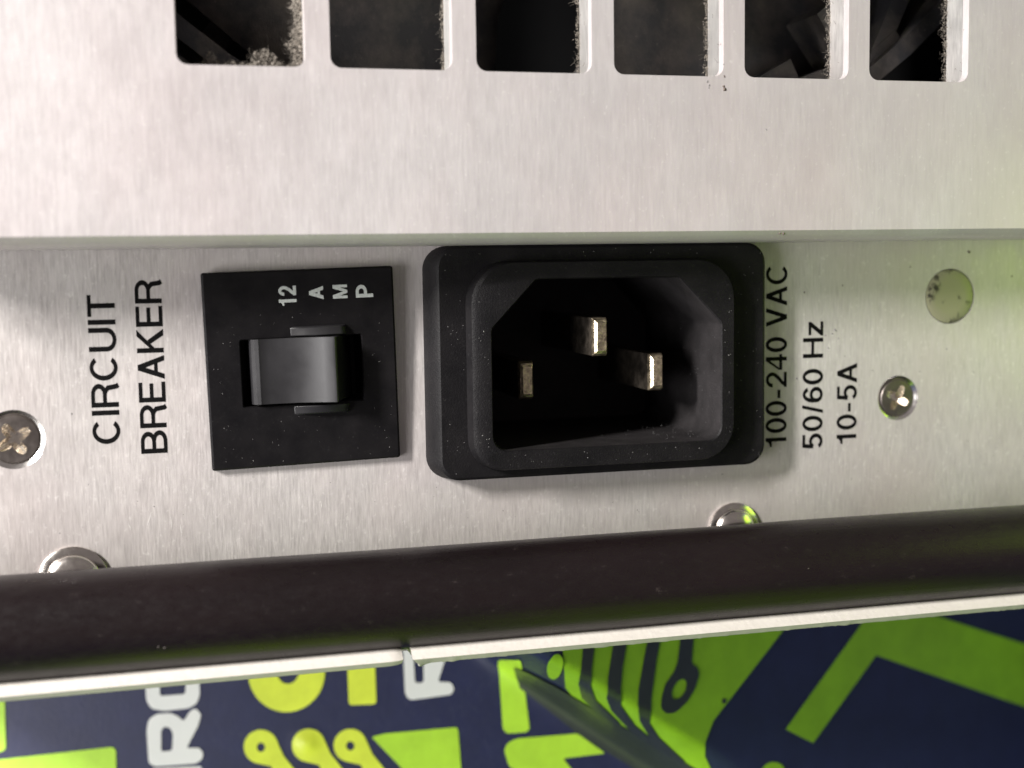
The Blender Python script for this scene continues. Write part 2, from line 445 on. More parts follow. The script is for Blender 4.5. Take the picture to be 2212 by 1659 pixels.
# flat print on the banner: (name, ink, layer, outline, holes) in panel units
PRINTS = [
  ('printed_bar','lime',0,[(-26.84,-51.53),(-26.82,-51.39),(-26.76,-51.3),(-26.66,-51.24),(-26.53,-51.23),(-25.12,-51.24),(-24.98,-51.27),(-24.89,-51.32),(-24.83,-51.42),(-24.81,-51.55),(-24.77,-63.77),(-24.79,-63.9),(-24.82,-64.03),(-24.88,-64.14),(-24.96,-64.24),(-25.01,-64.29),(-25.11,-64.38),(-25.22,-64.44),(-25.34,-64.49),(-25.47,-64.51),(-26.84,-64.63),(-26.97,-64.62),(-27.07,-64.57),(-27.12,-64.49),(-27.14,-64.36)],[]),
  ('printed_block','lime',0,[(-27.56,-65.91),(-27.54,-65.81),(-27.5,-65.73),(-27.42,-65.68),(-27.32,-65.65),(-11.19,-64.09),(-11.07,-64.09),(-10.96,-64.1),(-10.85,-64.14),(-10.75,-64.2),(-10.67,-64.25),(-10.58,-64.32),(-10.52,-64.41),(-10.48,-64.51),(-10.47,-64.62),(-10.48,-69.23),(-10.49,-69.33),(-10.54,-69.41),(-10.61,-69.45),(-10.72,-69.46),(-27.4,-69.26),(-27.5,-69.24),(-27.58,-69.19),(-27.62,-69.12),(-27.63,-69.02)],[]),
  ('printed_letter','white',0,[(-6.46,-53.21),(-6.45,-53.03),(-6.37,-52.9),(-6.24,-52.82),(-6.06,-52.79),(-4.76,-52.81),(-4.58,-52.84),(-4.45,-52.92),(-4.37,-53.05),(-4.35,-53.24),(-4.47,-57.12),(-4.45,-57.3),(-4.37,-57.43),(-4.24,-57.5),(-4.06,-57.52),(-1.55,-57.36),(-1.36,-57.32),(-1.22,-57.23),(-1.14,-57.09),(-1.1,-56.91),(-0.91,-53.28),(-0.87,-53.1),(-0.79,-52.97),(-0.65,-52.89),(-0.46,-52.87),(0.31,-52.88),(0.5,-52.91),(0.63,-52.99),(0.71,-53.12),(0.74,-53.31),(0.75,-57.0),(0.75,-57.2),(0.72,-57.41),(0.67,-57.61),(0.61,-57.81),(0.47,-58.18),(0.38,-58.36),(0.27,-58.53),(0.12,-58.67),(-0.05,-58.78),(-0.43,-59.0),(-0.62,-59.09),(-0.82,-59.16),(-1.02,-59.21),(-1.23,-59.24),(-3.63,-59.45),(-3.84,-59.46),(-4.05,-59.46),(-4.26,-59.44),(-4.47,-59.41),(-5.19,-59.28),(-5.38,-59.23),(-5.56,-59.14),(-5.71,-59.02),(-5.83,-58.86),(-6.01,-58.58),(-6.12,-58.4),(-6.19,-58.21),(-6.24,-58.02),(-6.26,-57.81)],[]),
  ('printed_letter','white',0,[(-6.36,-62.38),(-6.36,-62.18),(-6.35,-61.97),(-6.32,-61.76),(-6.28,-61.56),(-6.14,-60.97),(-6.07,-60.77),(-5.97,-60.6),(-5.84,-60.45),(-5.68,-60.32),(-5.33,-60.09),(-5.15,-59.99),(-4.96,-59.91),(-4.76,-59.86),(-4.55,-59.84),(-3.58,-59.78),(-3.37,-59.78),(-3.17,-59.8),(-2.97,-59.85),(-2.78,-59.93),(-2.51,-60.05),(-2.33,-60.14),(-2.16,-60.25),(-2.0,-60.37),(-1.86,-60.51),(-1.8,-60.58),(-1.66,-60.68),(-1.53,-60.71),(-1.4,-60.66),(-1.28,-60.53),(-0.75,-59.75),(-0.64,-59.62),(-0.52,-59.51),(-0.38,-59.42),(-0.23,-59.35),(-0.16,-59.33),(-0.0,-59.3),(0.14,-59.31),(0.27,-59.37),(0.39,-59.47),(0.58,-59.69),(0.69,-59.85),(0.75,-60.02),(0.76,-60.21),(0.72,-60.4),(0.53,-61.01),(0.47,-61.21),(0.39,-61.4),(0.3,-61.59),(0.2,-61.78),(-1.05,-63.97),(-1.11,-64.13),(-1.1,-64.25),(-1.01,-64.31),(-0.84,-64.33),(0.03,-64.31),(0.22,-64.32),(0.38,-64.38),(0.52,-64.48),(0.64,-64.62),(0.72,-64.72),(0.8,-64.87),(0.85,-65.02),(0.86,-65.19),(0.84,-65.35),(0.83,-65.43),(0.78,-65.59),(0.7,-65.74),(0.6,-65.87),(0.46,-65.98),(0.3,-66.1),(0.13,-66.2),(-0.06,-66.29),(-0.26,-66.34),(-0.46,-66.37),(-5.07,-66.63),(-5.27,-66.63),(-5.46,-66.6),(-5.65,-66.54),(-5.82,-66.45),(-5.9,-66.41),(-6.05,-66.29),(-6.16,-66.15),(-6.22,-65.99),(-6.25,-65.8)],[[(-4.48,-62.3),(-4.46,-62.15),(-4.42,-62.01),(-4.35,-61.88),(-4.26,-61.76),(-4.21,-61.71),(-4.1,-61.62),(-3.98,-61.56),(-3.85,-61.55),(-3.71,-61.58),(-3.57,-61.63),(-3.41,-61.7),(-3.28,-61.8),(-3.18,-61.93),(-3.1,-62.08),(-3.06,-62.19),(-3.01,-62.36),(-2.98,-62.53),(-2.96,-62.7),(-2.97,-62.88),(-3.11,-64.28),(-3.15,-64.44),(-3.23,-64.56),(-3.34,-64.63),(-3.51,-64.67),(-4.21,-64.72),(-4.37,-64.71),(-4.48,-64.65),(-4.54,-64.54),(-4.56,-64.39)]]),
  ('printed_letter','white',0,[(-5.87,-67.15),(-5.86,-67.04),(-5.81,-66.96),(-5.74,-66.92),(-5.63,-66.9),(0.35,-66.68),(0.46,-66.69),(0.53,-66.73),(0.58,-66.8),(0.6,-66.91),(0.64,-68.22),(0.63,-68.33),(0.59,-68.4),(0.51,-68.45),(0.41,-68.47),(-5.63,-68.69),(-5.74,-68.68),(-5.81,-68.63),(-5.86,-68.56),(-5.87,-68.46)],[]),
  ('printed_letter','yellow',0,[(16.19,-51.38),(16.51,-51.85),(16.77,-52.37),(16.97,-52.91),(17.12,-53.48),(17.19,-54.06),(17.21,-54.64),(17.16,-55.23),(17.04,-55.81),(16.87,-56.38),(16.63,-56.92),(16.34,-57.43),(15.99,-57.91),(15.59,-58.35),(15.15,-58.74),(14.68,-59.07),(14.17,-59.35),(13.63,-59.57),(13.08,-59.73),(12.52,-59.82),(11.95,-59.85),(11.38,-59.81),(10.83,-59.7),(10.29,-59.53),(9.77,-59.3),(9.29,-59.0),(8.84,-58.65),(8.44,-58.25),(8.08,-57.81),(7.78,-57.32),(7.53,-56.8),(7.35,-56.25),(7.22,-55.68),(7.16,-55.1),(7.16,-54.51),(7.23,-53.93),(7.36,-53.35),(7.55,-52.79),(7.8,-52.25),(8.11,-51.74),(8.48,-51.27),(11.34,-53.69),(11.15,-53.97),(11.03,-54.29),(10.97,-54.63),(10.99,-54.97),(11.07,-55.29),(11.22,-55.59),(11.43,-55.83),(11.69,-56.02),(11.98,-56.14),(12.29,-56.18),(12.61,-56.14),(12.91,-56.03),(13.19,-55.85),(13.42,-55.61),(13.6,-55.33),(13.71,-55.0),(13.76,-54.66),(13.73,-54.32),(13.63,-54.0),(13.47,-53.71)],[]),
  ('printed_bar','yellow',0,[(20.22,-51.64),(20.25,-51.42),(20.34,-51.27),(20.5,-51.19),(20.71,-51.16),(23.38,-51.19),(23.59,-51.23),(23.74,-51.32),(23.83,-51.47),(23.85,-51.68),(23.72,-58.49),(23.69,-58.7),(23.59,-58.85),(23.44,-58.94),(23.23,-58.98),(20.61,-59.05),(20.4,-59.03),(20.25,-58.94),(20.16,-58.8),(20.13,-58.59)],[]),
  ('printed_letter','white',0,[(27.6,-50.33),(27.63,-50.15),(27.71,-50.02),(27.84,-49.94),(28.03,-49.92),(28.49,-49.92),(28.67,-49.95),(28.81,-50.03),(28.89,-50.17),(28.91,-50.35),(28.89,-55.88),(28.92,-56.07),(29.0,-56.19),(29.13,-56.27),(29.31,-56.28),(29.63,-56.27),(29.81,-56.23),(29.95,-56.14),(30.03,-56.01),(30.07,-55.82),(30.23,-51.71),(30.27,-51.52),(30.35,-51.39),(30.49,-51.31),(30.68,-51.29),(31.39,-51.3),(31.6,-51.3),(31.81,-51.3),(32.02,-51.31),(32.23,-51.31),(33.32,-51.32),(33.49,-51.35),(33.6,-51.43),(33.63,-51.55),(33.59,-51.73),(32.06,-55.79),(32.02,-55.97),(32.05,-56.1),(32.15,-56.17),(32.33,-56.2),(33.19,-56.21),(33.38,-56.24),(33.54,-56.31),(33.67,-56.43),(33.77,-56.6),(33.84,-56.77),(33.88,-56.94),(33.89,-57.11),(33.87,-57.27),(33.8,-57.44),(33.76,-57.51),(33.66,-57.66),(33.54,-57.77),(33.39,-57.85),(33.22,-57.89),(28.57,-58.46),(28.37,-58.46),(28.19,-58.42),(28.03,-58.33),(27.88,-58.19),(27.79,-58.08),(27.67,-57.91),(27.59,-57.74),(27.54,-57.55),(27.53,-57.34)],[]),
  ('printed_ring','yellow',0,[(7.95,-66.46),(7.58,-66.36),(7.24,-66.19),(6.93,-65.97),(6.66,-65.69),(6.46,-65.37),(6.31,-65.02),(6.22,-64.65),(6.2,-64.27),(6.25,-63.88),(6.37,-63.51),(6.55,-63.16),(6.78,-62.85),(7.07,-62.58),(7.4,-62.36),(7.76,-62.21),(8.14,-62.11),(8.53,-62.08),(8.91,-62.12),(9.28,-62.23),(9.63,-62.39),(9.94,-62.62),(10.2,-62.89),(10.41,-63.21),(11.28,-65.41),(15.63,-71.23),(12.31,-71.78),(9.65,-66.82)],[[(8.97,-64.36),(8.91,-64.62),(8.75,-64.83),(8.52,-64.94),(8.28,-64.94),(8.07,-64.82),(7.93,-64.61),(7.89,-64.35),(7.95,-64.09),(8.11,-63.88),(8.33,-63.77),(8.57,-63.77),(8.79,-63.89),(8.93,-64.1)]]),
  ('printed_ring','yellow',0,[(14.17,-66.3),(13.81,-66.2),(13.47,-66.04),(13.17,-65.82),(12.92,-65.55),(12.71,-65.24),(12.57,-64.9),(12.49,-64.53),(12.47,-64.16),(12.52,-63.78),(12.64,-63.42),(12.81,-63.08),(13.04,-62.78),(13.32,-62.51),(13.64,-62.3),(13.99,-62.15),(14.36,-62.06),(14.74,-62.03),(15.12,-62.07),(15.48,-62.18),(15.81,-62.34),(16.11,-62.56),(16.37,-62.83),(16.57,-63.14),(17.44,-65.3),(21.81,-71.13),(18.49,-71.68),(15.85,-66.72)],[]),
  ('printed_ring','yellow',0,[(19.58,-66.37),(19.22,-66.27),(18.88,-66.11),(18.58,-65.89),(18.33,-65.62),(18.13,-65.31),(17.99,-64.97),(17.91,-64.61),(17.89,-64.24),(17.94,-63.86),(18.06,-63.5),(18.23,-63.16),(18.47,-62.86),(18.75,-62.6),(19.07,-62.39),(19.42,-62.23),(19.79,-62.14),(20.17,-62.11),(20.54,-62.15),(20.9,-62.25),(21.24,-62.41),(21.53,-62.63),(21.79,-62.9),(21.99,-63.21),(22.85,-65.37),(27.21,-71.2),(23.88,-71.75),(21.26,-66.78)],[[(20.6,-64.33),(20.53,-64.59),(20.37,-64.79),(20.15,-64.91),(19.91,-64.9),(19.69,-64.78),(19.55,-64.58),(19.51,-64.32),(19.58,-64.06),(19.74,-63.85),(19.96,-63.74),(20.21,-63.74),(20.42,-63.86),(20.56,-64.07)]]),
  ('printed_block','lime',0,[(23.03,-63.39),(22.98,-63.31),(22.97,-63.25),(23.01,-63.19),(23.11,-63.16),(24.28,-62.86),(24.4,-62.83),(24.52,-62.81),(24.64,-62.79),(24.76,-62.78),(33.75,-62.1),(33.84,-62.1),(33.92,-62.12),(33.98,-62.17),(34.04,-62.23),(34.06,-62.26),(34.11,-62.34),(34.14,-62.42),(34.16,-62.5),(34.17,-62.59),(34.3,-69.48),(34.29,-69.58),(34.24,-69.66),(34.17,-69.7),(34.06,-69.71),(28.96,-69.65),(28.84,-69.64),(28.74,-69.6),(28.65,-69.55),(28.56,-69.47)],[]),
  ('printed_bar','lime',0,[(39.64,-53.3),(39.55,-53.0),(39.5,-52.73),(39.49,-52.5),(39.51,-52.3),(39.73,-51.16),(39.96,-50.1),(40.02,-50.01),(40.11,-50.05),(40.23,-50.21),(40.37,-50.51),(41.28,-52.4),(42.37,-54.55),(42.94,-56.07),(43.11,-57.06),(43.19,-57.96),(43.25,-58.81),(43.3,-59.66),(43.35,-60.5),(43.4,-61.34),(43.45,-62.18),(43.44,-62.31),(43.41,-62.42),(43.35,-62.53),(43.26,-62.63),(43.22,-62.67),(43.12,-62.75),(43.01,-62.81),(42.89,-62.84),(42.76,-62.86),(41.77,-62.91),(40.79,-62.96),(40.62,-62.95),(40.48,-62.91),(40.35,-62.83),(40.23,-62.72),(40.19,-62.66),(40.1,-62.52),(40.03,-62.38),(39.99,-62.22),(39.98,-62.06),(39.98,-61.13),(39.97,-60.21),(39.97,-59.29),(39.97,-58.36),(39.96,-57.43),(39.96,-56.5),(39.94,-55.55),(39.88,-54.55)],[]),
  ('printed_arrow','lime',0,[(40.07,-65.52),(40.04,-65.32),(40.05,-65.12),(40.1,-64.93),(40.18,-64.74),(40.25,-64.59),(40.36,-64.42),(40.5,-64.27),(40.65,-64.14),(40.84,-64.03),(41.26,-63.84),(41.45,-63.76),(41.65,-63.69),(41.86,-63.65),(42.07,-63.63),(42.96,-63.56),(43.85,-63.5),(44.75,-63.44),(45.64,-63.38),(46.54,-63.31),(47.43,-63.25),(48.33,-63.19),(49.22,-63.12),(49.42,-63.12),(49.61,-63.16),(49.79,-63.23),(49.96,-63.33),(50.67,-63.86),(51.37,-64.39),(52.08,-64.92),(52.78,-65.44),(52.9,-65.55),(52.92,-65.64),(52.85,-65.7),(52.69,-65.73),(51.74,-65.84),(50.79,-65.94),(49.84,-66.04),(48.9,-66.14),(47.95,-66.24),(47.78,-66.28),(47.69,-66.35),(47.69,-66.46),(47.78,-66.6),(48.4,-67.4),(49.03,-68.2),(49.11,-68.34),(49.11,-68.44),(49.03,-68.49),(48.86,-68.51),(47.94,-68.5),(47.02,-68.49),(46.1,-68.48),(45.19,-68.47),(44.27,-68.45),(43.35,-68.44),(42.43,-68.43),(42.23,-68.41),(42.04,-68.36),(41.86,-68.28),(41.7,-68.16),(40.75,-67.36),(40.61,-67.22),(40.49,-67.06),(40.4,-66.88),(40.34,-66.69)],[]),
  ('printed_field','green',0,[(43.4,-45.16),(44.31,-45.13),(45.24,-45.1),(46.17,-45.07),(47.1,-45.04),(48.04,-45.01),(48.99,-44.98),(49.94,-44.95),(50.9,-44.92),(51.86,-44.89),(52.8,-44.96),(53.74,-45.03),(54.68,-45.1),(55.63,-45.17),(56.59,-45.24),(57.55,-45.32),(58.52,-45.39),(59.49,-45.46),(60.47,-45.53),(61.46,-45.61),(62.45,-45.68),(63.44,-45.75),(64.44,-45.83),(65.45,-45.9),(66.47,-45.98),(67.49,-46.06),(68.51,-46.13),(69.55,-46.21),(70.62,-46.38),(71.7,-46.54),(72.78,-46.71),(73.87,-46.88),(74.97,-47.06),(76.08,-47.23),(77.19,-47.4),(78.31,-47.58),(77.81,-48.42),(77.31,-49.26),(76.55,-49.88),(75.8,-50.5),(75.05,-51.12),(74.3,-51.73),(73.55,-52.35),(72.81,-52.95),(72.07,-53.56),(71.33,-54.16),(70.61,-54.76),(69.88,-55.36),(69.16,-55.95),(68.45,-56.54),(67.73,-57.13),(67.02,-57.71),(66.31,-58.29),(65.61,-58.87),(64.91,-59.45),(64.43,-60.29),(63.96,-61.12),(63.48,-61.94),(63.47,-62.82),(63.59,-63.82),(64.16,-64.93),(64.67,-66.0),(65.13,-67.01),(63.9,-67.46),(63.04,-66.72),(62.18,-65.98),(61.31,-65.23),(60.52,-64.69),(59.72,-64.16),(58.93,-63.63),(58.14,-63.09),(57.35,-62.56),(56.64,-62.07),(55.92,-61.58),(55.21,-61.1),(54.5,-60.61),(53.79,-60.12),(53.08,-59.64),(52.38,-59.18),(51.67,-58.72),(50.97,-58.27),(50.27,-57.81),(49.58,-57.37),(48.73,-56.73),(47.89,-56.09),(47.04,-55.44),(45.58,-53.64),(44.86,-52.03),(44.2,-50.52),(43.74,-49.26),(43.58,-48.33),(43.54,-47.54),(43.49,-46.75),(43.44,-45.96)],[]),
  ('printed_sheen_band','fold_sheen',1,[(40.72,-52.49),(41.61,-52.4),(42.23,-52.64),(42.87,-52.91),(43.52,-53.2),(44.19,-53.5),(44.86,-53.83),(45.57,-54.29),(46.28,-54.76),(46.99,-55.24),(47.7,-55.71),(48.41,-56.19),(49.13,-56.66),(49.85,-57.14),(50.57,-57.62),(51.29,-58.11),(52.09,-58.62),(52.9,-59.13),(53.71,-59.65),(54.52,-60.18),(55.34,-60.7),(56.16,-61.23),(56.9,-61.74),(57.64,-62.25),(58.39,-62.76),(59.14,-63.26),(59.88,-63.78),(60.64,-64.29),(61.39,-64.8),(62.14,-65.32),(62.9,-65.83),(63.42,-67.94),(62.92,-68.37),(62.4,-68.81),(61.74,-69.09),(60.92,-69.21),(60.04,-69.26),(59.13,-69.28),(58.29,-68.73),(57.45,-68.18),(56.61,-67.63),(55.91,-67.17),(55.21,-66.72),(54.52,-66.27),(53.82,-65.82),(53.13,-65.36),(52.43,-64.91),(51.73,-64.45),(51.03,-64.0),(50.34,-63.54),(49.64,-63.09),(49.01,-62.54),(48.38,-62.0),(47.75,-61.45),(47.12,-60.9),(46.46,-60.35),(45.81,-59.79),(45.15,-59.24),(44.5,-58.68),(43.84,-58.12),(43.18,-57.56),(42.52,-57.0),(42.29,-55.97),(41.79,-54.6)],[]),
  ('printed_lozenge','green',1,[(43.53,-49.09),(43.64,-49.86),(43.78,-50.7),(43.87,-51.43),(43.82,-51.87),(43.62,-51.96),(43.29,-51.65),(42.87,-50.99),(42.41,-50.07),(42.02,-49.06),(41.82,-48.19),(41.9,-47.61),(42.19,-47.34),(42.55,-47.27),(42.9,-47.37),(43.18,-47.63),(43.38,-48.01),(43.46,-48.48)],[]),
  ('printed_stripe','ink',1,[(46.43,-45.63),(48.07,-45.88),(47.91,-46.7),(47.75,-47.51),(47.58,-48.33),(47.42,-49.14),(47.26,-49.95),(47.21,-50.79),(47.3,-51.78),(48.04,-53.18),(48.92,-54.74),(49.71,-55.57),(50.49,-56.39),(51.26,-57.19),(52.02,-57.99),(52.77,-58.78),(52.87,-59.41),(52.09,-58.85),(51.3,-58.3),(50.52,-57.74),(49.73,-57.18),(48.67,-56.01),(47.61,-54.83),(46.81,-53.26),(46.06,-51.74),(45.77,-50.49),(45.83,-49.62),(45.95,-48.82),(46.07,-48.03),(46.19,-47.23),(46.31,-46.43)],[]),
  ('printed_stripe','ink',1,[(50.78,-46.3),(51.73,-46.45),(52.7,-46.6),(52.44,-47.5),(52.18,-48.41),(51.93,-49.31),(51.67,-50.22),(51.53,-51.14),(51.39,-52.05),(51.25,-52.97),(51.29,-53.92),(51.57,-55.13),(52.49,-56.34),(53.44,-57.59),(54.36,-58.82),(55.12,-59.51),(55.87,-60.2),(56.61,-60.88),(57.34,-61.56),(58.07,-62.22),(58.8,-62.89),(59.52,-63.54),(59.5,-64.04),(58.69,-63.44),(57.87,-62.84),(57.06,-62.24),(56.24,-61.64),(55.42,-61.04),(54.61,-60.44),(53.73,-59.44),(52.85,-58.44),(51.96,-57.42),(51.05,-56.39),(50.34,-55.12),(49.67,-53.9),(49.44,-52.49),(49.5,-51.42),(49.73,-50.42),(49.97,-49.41),(50.21,-48.41),(50.49,-47.36)],[]),
  ('printed_stripe','ink',1,[(55.72,-46.75),(57.57,-47.03),(57.34,-47.83),(57.1,-48.64),(56.87,-49.44),(56.63,-50.24),(56.46,-51.04),(56.29,-51.83),(56.12,-52.63),(55.95,-53.42),(55.78,-54.21),(55.61,-55.01),(55.53,-55.94),(55.45,-56.89),(55.63,-58.1),(56.51,-59.33),(57.38,-60.56),(58.16,-61.37),(58.93,-62.17),(59.69,-62.95),(60.43,-63.72),(61.17,-64.47),(60.97,-64.94),(60.2,-64.32),(59.44,-63.7),(58.67,-63.07),(57.9,-62.45),(57.13,-61.81),(56.49,-60.82),(55.83,-59.81),(55.14,-58.78),(54.45,-57.74),(53.92,-56.38),(53.62,-55.28),(53.72,-54.35),(53.82,-53.42),(54.05,-52.58),(54.29,-51.73),(54.52,-50.88),(54.75,-50.03),(54.99,-49.18),(55.23,-48.37),(55.48,-47.56)],[]),
  ('printed_ring','ink',1,[(62.07,-47.39),(62.3,-47.47),(62.42,-47.61),(62.44,-47.8),(62.27,-48.89),(62.09,-49.97),(62.06,-50.2),(62.03,-50.43),(62.0,-50.66),(61.91,-51.32),(61.93,-51.54),(62.03,-51.73),(62.23,-51.9),(62.36,-51.98),(62.57,-52.15),(62.72,-52.34),(62.8,-52.57),(62.87,-52.87),(62.9,-53.1),(62.88,-53.33),(62.81,-53.54),(62.32,-54.57),(62.21,-54.77),(62.09,-54.96),(61.94,-55.14),(61.15,-56.02),(60.99,-56.18),(60.8,-56.33),(60.6,-56.46),(59.43,-57.14),(59.21,-57.23),(58.97,-57.29),(58.7,-57.29),(58.18,-57.26),(57.92,-57.21),(57.69,-57.1),(57.49,-56.93),(57.24,-56.66),(57.09,-56.46),(57.01,-56.25),(57.01,-56.03),(57.08,-55.46),(57.12,-55.23),(57.18,-55.02),(57.25,-54.8),(57.66,-53.79),(57.76,-53.59),(57.89,-53.4),(58.05,-53.24),(58.85,-52.49),(59.01,-52.33),(59.15,-52.15),(59.27,-51.95),(59.59,-51.37),(59.69,-51.17),(59.77,-50.96),(59.82,-50.74),(60.08,-49.54),(60.12,-49.31),(60.17,-49.09),(60.21,-48.86),(60.44,-47.5),(60.52,-47.31),(60.68,-47.22),(60.92,-47.22)],[[(60.6,-54.99),(60.21,-55.37),(59.76,-55.62),(59.32,-55.69),(58.96,-55.59),(58.73,-55.31),(58.66,-54.92),(58.77,-54.46),(59.04,-54.01),(59.42,-53.63),(59.87,-53.38),(60.3,-53.3),(60.67,-53.41),(60.9,-53.68),(60.97,-54.08),(60.86,-54.54)]]),
  ('printed_speck','ink',1,[(66.98,-57.28),(66.86,-57.51),(66.6,-57.57),(66.35,-57.42),(66.25,-57.15),(66.38,-56.92),(66.64,-56.86),(66.89,-57.01)],[]),
  ('printed_arrow','green',0,[(91.23,-50.12),(93.14,-49.0),(100.1,-48.51),(101.97,-50.88),(121.92,-58.62),(128.52,-61.15),(127.78,-70.66),(121.23,-67.87),(92.7,-55.55),(80.9,-65.41),(76.4,-62.71)],[]),
  ('printed_lozenge','green',0,[(75.9,-68.03),(75.74,-68.41),(75.32,-68.68),(74.71,-68.8),(74.01,-68.73),(73.32,-68.5),(72.75,-68.15),(72.38,-67.72),(72.27,-67.28),(72.43,-66.9),(72.85,-66.63),(73.44,-66.52),(74.14,-66.57),(74.83,-66.8),(75.41,-67.15),(75.79,-67.58)],[]),
]

# ------------------------------------------------------------------ stroke lettering
def arc(cx, cy, rx, ry, a0, a1, n=18):
    return [(cx + rx * math.cos(math.radians(a0 + (a1 - a0) * i / n)), cy + ry * math.sin(math.radians(a0 + (a1 - a0) * i / n))) for i in range(n + 1)]


def glyph(ch, t):
    """returns (width, strokes, polygons); cap height 1"""
    e = t / 2
    if ch == 'C':
        w = .72
        return w, [arc(w / 2, .5, w / 2 - e, .5 - e + .01, 42, 318, 28)], []
    if ch == 'I':
        return t, [[(e, 0), (e, 1)]], []
    if ch in 'RPB':
        w = .66 if ch != 'P' else .62
        mid = .50 if ch != 'P' else .44
        ry = (1 - e - mid) / 2
        cx = w - e - ry * 1.05 - (.03 if ch == 'B' else 0)
        st = [[(e, 0), (e, 1)], [(e, 1 - e), (cx, 1 - e)] + arc(cx, 1 - e - ry, ry * 1.05, ry, 90, -90, 14) + [(e, mid)]]
        if ch == 'R':
            st.append([(cx - .02, mid), (cx + .08, mid - .02), (w - e - .05, mid - .12), (w - e - .03, .22), (w - e - .01, .06), (w - e + .03, 0)])
        if ch == 'B':
            r2 = (mid - e) / 2 + .01
            cx2 = w - e - r2 * 1.05
            st.append([(e, mid), (cx2, mid)] + arc(cx2, mid - (mid - e) / 2, r2 * 1.05, (mid - e) / 2, 90, -90, 14) + [(e, e)])
        return w, st, []
    if ch == 'U':
        w = .66
        return w, [[(e, 1), (e, .34)] + arc(w / 2, .34, w / 2 - e, .35 - e, 180, 360, 18) + [(w - e, 1)]], []
    if ch == 'T':
        w = .60
        return w, [[(0, 1 - e), (w, 1 - e)], [(w / 2, 0), (w / 2, 1)]], []
    if ch == 'E':
        w = .58
        return w, [[(e, 0), (e, 1)], [(0, 1 - e), (w - .01, 1 - e)], [(0, .52), (w - .04, .52)], [(0, e), (w, e)]], []
    if ch == 'A':
        w = .68
        k = t * .56
        return w, [[(w * .2, .32), (w * .8, .32)]], [[(0, 0), (t * 1.08, 0), (w / 2 + k, 1), (w / 2 - k, 1)], [(w, 0), (w - t * 1.08, 0), (w / 2 - k, 1), (w / 2 + k, 1)]]
    if ch == 'V':
        w = .66
        k = t * .56
        return w, [], [[(0, 1), (t * 1.08, 1), (w / 2 + k, 0), (w / 2 - k, 0)], [(w, 1), (w - t * 1.08, 1), (w / 2 - k, 0), (w / 2 + k, 0)]]
    if ch == 'K':
        w = .67
        return w, [[(e, 0), (e, 1)]], [[(t, .34), (t, .34 + t * 1.35), (w - .19, 1), (w - .01, 1)], [(.25, .50), (.36, .60), (w, 0), (w - t * 1.3, 0)]]
    if ch == 'M':
        w = .86
        return w, [[(e, 0), (e, 1)], [(w - e, 0), (w - e, 1)]], [[(0, 1), (t * 1.25, 1), (w / 2 + e, 0), (w / 2 - e, 0)], [(w, 1), (w - t * 1.25, 1), (w / 2 - e, 0), (w / 2 + e, 0)]]
    if ch == 'H':
        w = .68
        return w, [[(e, 0), (e, 1)], [(w - e, 0), (w - e, 1)], [(e, .52), (w - e, .52)]], []
    if ch == 'z':
        w, h = .48, .73
        return w, [[(.02, h - e), (w - .01, h - e)], [(0, e), (w, e)]], [[(0, t * .8), (t * 1.3, t * .8), (w, h - t * .8), (w - t * 1.3, h - t * .8)]]
    if ch == '0':
        w = .54
        r = arc(w / 2, .5, w / 2 - e, .5 - e + .01, 90, 450, 30)
        return w, [r], []
    if ch == '1':
        return .50, [[(.34, 0), (.34, 1)]], [[(.08, .70), (.08, .79), (.20, .83), (.26, .91), (.28, 1), (.34, 1), (.34, .70)]]
    if ch == '2':
        w = .54
        return w, [arc(w / 2, .69, w / 2 - e, .31 - e, 185, -30, 18) + [(w * .62, .40), (w * .3, .22), (e + .01, .05)], [(0, e), (w, e)]], []
    if ch == '4':
        w = .56
        return w, [[(.40, 0), (.40, 1)], [(0, .29), (w, .29)]], [[(0, .24), (0, .38), (.33, 1), (.45, 1)]]
    if ch == '5':
        w = .54
        return w, [[(.09, 1 - e), (w - .04, 1 - e)], [(.13, 1), (.085, .46)], arc(w / 2, .33, w / 2 - e, .335 - e, 150, -150, 24)], []
    if ch == '6':
        w = .54
        return w, [arc(w / 2, .325, w / 2 - e, .325 - e, 0, 360, 26), arc(w / 2 + .01, .5, w / 2 - e + .01, .5 - e, 35, 205, 20)], []
    if ch == '/':
        return .30, [], [[(0, -.02), (t * .85, -.02), (.30, 1.02), (.30 - t * .85, 1.02)]]
    if ch == '-':
        return .34, [[(.02, .37), (.32, .37)]], []
    return .30, [], []


def ribbon(pl, t):
    pl = [p for i, p in enumerate(pl) if i == 0 or math.dist(p, pl[i - 1]) > 1e-6]
    n = len(pl)
    closed = math.dist(pl[0], pl[-1]) < 1e-6
    L, R_ = [], []
    for i in range(n):
        a = pl[i - 1] if i > 0 else (pl[-2] if closed else None)
        b = pl[i]
        c = pl[i + 1] if i < n - 1 else (pl[1] if closed else None)
        ns = []
        for p, q in ((a, b), (b, c)):
            if p is None or q is None:
                continue
            d = math.dist(p, q) or 1e-9
            ns.append((-(q[1] - p[1]) / d, (q[0] - p[0]) / d))
        nx, ny = sum(k[0] for k in ns) / len(ns), sum(k[1] for k in ns) / len(ns)
        l2 = max(nx * nx + ny * ny, .3)
        k = t / 2 / l2
        L.append((b[0] + nx * k, b[1] + ny * k))
        R_.append((b[0] - nx * k, b[1] - ny * k))
    return L, R_


